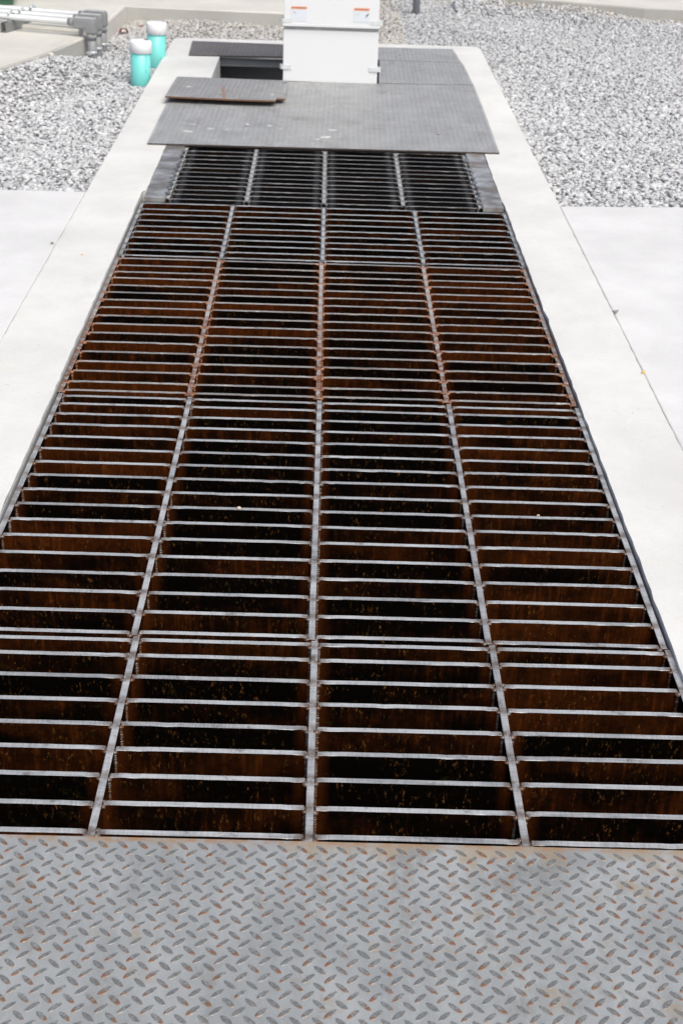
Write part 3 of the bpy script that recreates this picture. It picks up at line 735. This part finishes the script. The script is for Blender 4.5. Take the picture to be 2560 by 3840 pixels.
for sel, sub in ((near, 2), (~near, 1)):
    Q = P[sel]; N = len(Q); size = np.exp(r_.normal(math.log(.0192), .30, N)).clip(.010, .038)
    V, f = stones(N, sub if sub == 1 else 1, size, r_)
    z = gheight(Q[:, 0], Q[:, 1]) + r_.uniform(-.004, .005, N) - size*.12
    V[..., 0] += Q[:, 0:1]; V[..., 1] += Q[:, 1:2]; V[..., 2] += z[:, None]
    nv = V.shape[1]
    allV.append(V.reshape(-1, 3)); allF.append((f[None] + (base + np.arange(N)*nv)[:, None, None]).reshape(-1, 3)); base += N*nv
    tn = np.clip(r_.normal(.76, .13, N), .05, 1)
    tn = np.where(r_.random(N) < .035, r_.uniform(.1, .4, N), tn)
    far_grey = np.clip((Q[:, 1]-6.6)/3.0, 0, 1)*np.where(Q[:, 0] < 1.1, 1., .55)  # stones get greyer towards the far end, less so on the right
    tn = tn*(1-.22*far_grey)
    ta = np.clip((Q[:, 1]-8.2)/.9, 0, 1)*(Q[:, 0] < .6)*r_.uniform(.1, 1, N)
    ta = np.maximum(ta, np.clip((Q[:, 1]-11.0)/.5, 0, 1)*(r_.random(N) < .6)*r_.uniform(.3, 1.3, N))
    kq = np.interp(Q[:, 0], [1.5, 2.09, 2.7, 3.1, 9], [10.98, 10.74, 10.53, 10.46, 9.6])
    ta = np.maximum(ta, (Q[:, 0] > 1.3)*np.clip(1-(kq-Q[:, 1])/.25, 0, 1)*(r_.random(N) < .5)*1.2)
    tones.append(np.repeat(tn, nv)); tans.append(np.repeat(ta, nv))
V = np.concatenate(allV).astype(np.float32); F = np.concatenate(allF).astype(np.int32)
me = bpy.data.meshes.new('gravel'); me.vertices.add(len(V)); me.vertices.foreach_set('co', V.ravel())
me.loops.add(F.size); me.loops.foreach_set('vertex_index', F.ravel()); me.polygons.add(len(F)); me.polygons.foreach_set('loop_start', np.arange(0, F.size, 3, dtype=np.int32))
me.update(calc_edges=True); attr_set(me, 'tone', np.concatenate(tones)); attr_set(me, 'tan', np.concatenate(tans)); me.materials.append(STONE)
go = bpy.data.objects.new('gravel', me); COL.objects.link(go); tag(go, 'pale grey crushed stone gravel around the curb and pads', 'gravel', kind='stuff')
# bed under the stones follows their level
for nm, (xa, xb, ya, yb) in (('left', (-3.2, -1.114, 4.40, 9.285)), ('right', (1.114, 4.4, 4.40, 12.4)), ('back', (-1.6, 1.113, 8.605, 12.4))):
    nx, ny = int((xb-xa)/.06), int((yb-ya)/.06)
    X, Y = np.meshgrid(np.linspace(xa, xb, nx), np.linspace(ya, yb, ny)); Z = gheight(X, Y)-.019
    if nm == 'back': Z += -.003
    vv = np.stack([X, Y, Z], -1).reshape(-1, 3); ff = [(j*nx+i, j*nx+i+1, (j+1)*nx+i+1, (j+1)*nx+i) for j in range(ny-1) for i in range(nx-1)]
    me = bpy.data.meshes.new('gravel_bed'); me.from_pydata(vv.tolist(), [], ff); me.materials.append(BED)
    tag(obj_ := bpy.data.objects.new('gravel_bed', me), kind='structure'); COL.objects.link(obj_)

def pebble(x, y, z, s, mat, label, flat=.6):
    rr = np.random.default_rng(int(abs(x*1000)+abs(y*77)))
    Vp, f = stones(1, 2, np.array([s]), rr); Vp = Vp[0]; Vp[:, 2] *= flat/.6
    Vp[:, 2] -= Vp[:, 2].min()
    me = bpy.data.meshes.new('pebble'); me.from_pydata(Vp.tolist(), [], f.tolist()); me.materials.append(mat)
    o = bpy.data.objects.new('pebble', me); COL.objects.link(o); o.location = (x, y, z-.0006)
    tag(o, label, 'stone')
PB = plain('pale_stone', (.55, .53, .49), .85, 0, .2, 60); PC = plain('cream_stone', (.62, .50, .36), .85, 0, .2, 60); PG = plain('grey_stone', (.26, .26, .26), .85, 0, .25, 60)
PY = plain('yellow_stone', (.62, .42, .12), .85, 0, .2, 60)
pebble(-.438, 5.835, .0215, .017, PB, 'pale stone on the middle of the wide dusty plate')
pebble(.625, 5.752, .0215, .011, PC, 'cream stone on the right part of the wide dusty plate')
pebble(-.153, 6.42, .0215, .009, PC, 'tiny stone on the wide plate just right of the small loose plate')
pebble(-.213, 1.350, .000, .0072, PC, 'cream crumb on a bar of the second grate, left of its centre')
pebble(.618, 1.351, .000, .0068, PC, 'cream crumb on a bar of the second grate, right of its centre')
pebble(1.122, 3.01, .006, .018, PG, 'grey stone lying on the joint between right curb and pavement')
pebble(1.113, 2.39, .011, .011, PY, 'yellow crumb on the joint between right curb and pavement')
pebble(-1.135, 3.66, .004, .014, PG, 'grey flat stone at the left curb and pavement joint', .3)
pebble(-.985, 3.50, .0125, .007, PY, 'brown yellow crumb on top of the left curb')
pebble(-1.80, 7.42, .066, .024, PB, 'white stone lying against the left pad edge', .8)
pebble(-1.70, 8.03, .099, .030, PB, 'white stone on the pad under the nearest conduit', .8)

# red plastic scraps in the gravel
def scrap(x, y, z, s, rot, label):
    bm = bmesh.new(); n = 10
    for k in range(n):
        a0, a1 = R(200)*k/n, R(200)*(k+1)/n
        o_ = [(s*math.cos(a), s*math.sin(a)) for a in (a0, a1)]; i_ = [(s*.86*math.cos(a), s*.86*math.sin(a)) for a in (a0, a1)]
        e0 = random.uniform(-.1, .1)*s
        A = [bm.verts.new((0, p[0], p[1])) for p in (o_[0], o_[1], i_[1], i_[0])]; B = [bm.verts.new((s*2.0+e0, p[0], p[1])) for p in (o_[0], o_[1], i_[1], i_[0])]
        for i in range(4): bm.faces.new((A[i], A[(i+1) % 4], B[(i+1) % 4], B[i]))
        bm.faces.new(A[::-1]); bm.faces.new(B)
    o = obj('plastic_scrap', bm, REDP, None, (x, y, z)); o.rotation_euler = rot
    tag(o, label, 'scrap')
scrap(-1.515, 8.80, .000, .030, (R(-10), R(-8), R(-70)), 'broken red plastic pipe piece in gravel by the raised pad side')
scrap(-1.43, 9.05, -.012, .022, (R(70), 0, R(10)), 'flat red plastic scrap in gravel close to the far left apron corner')
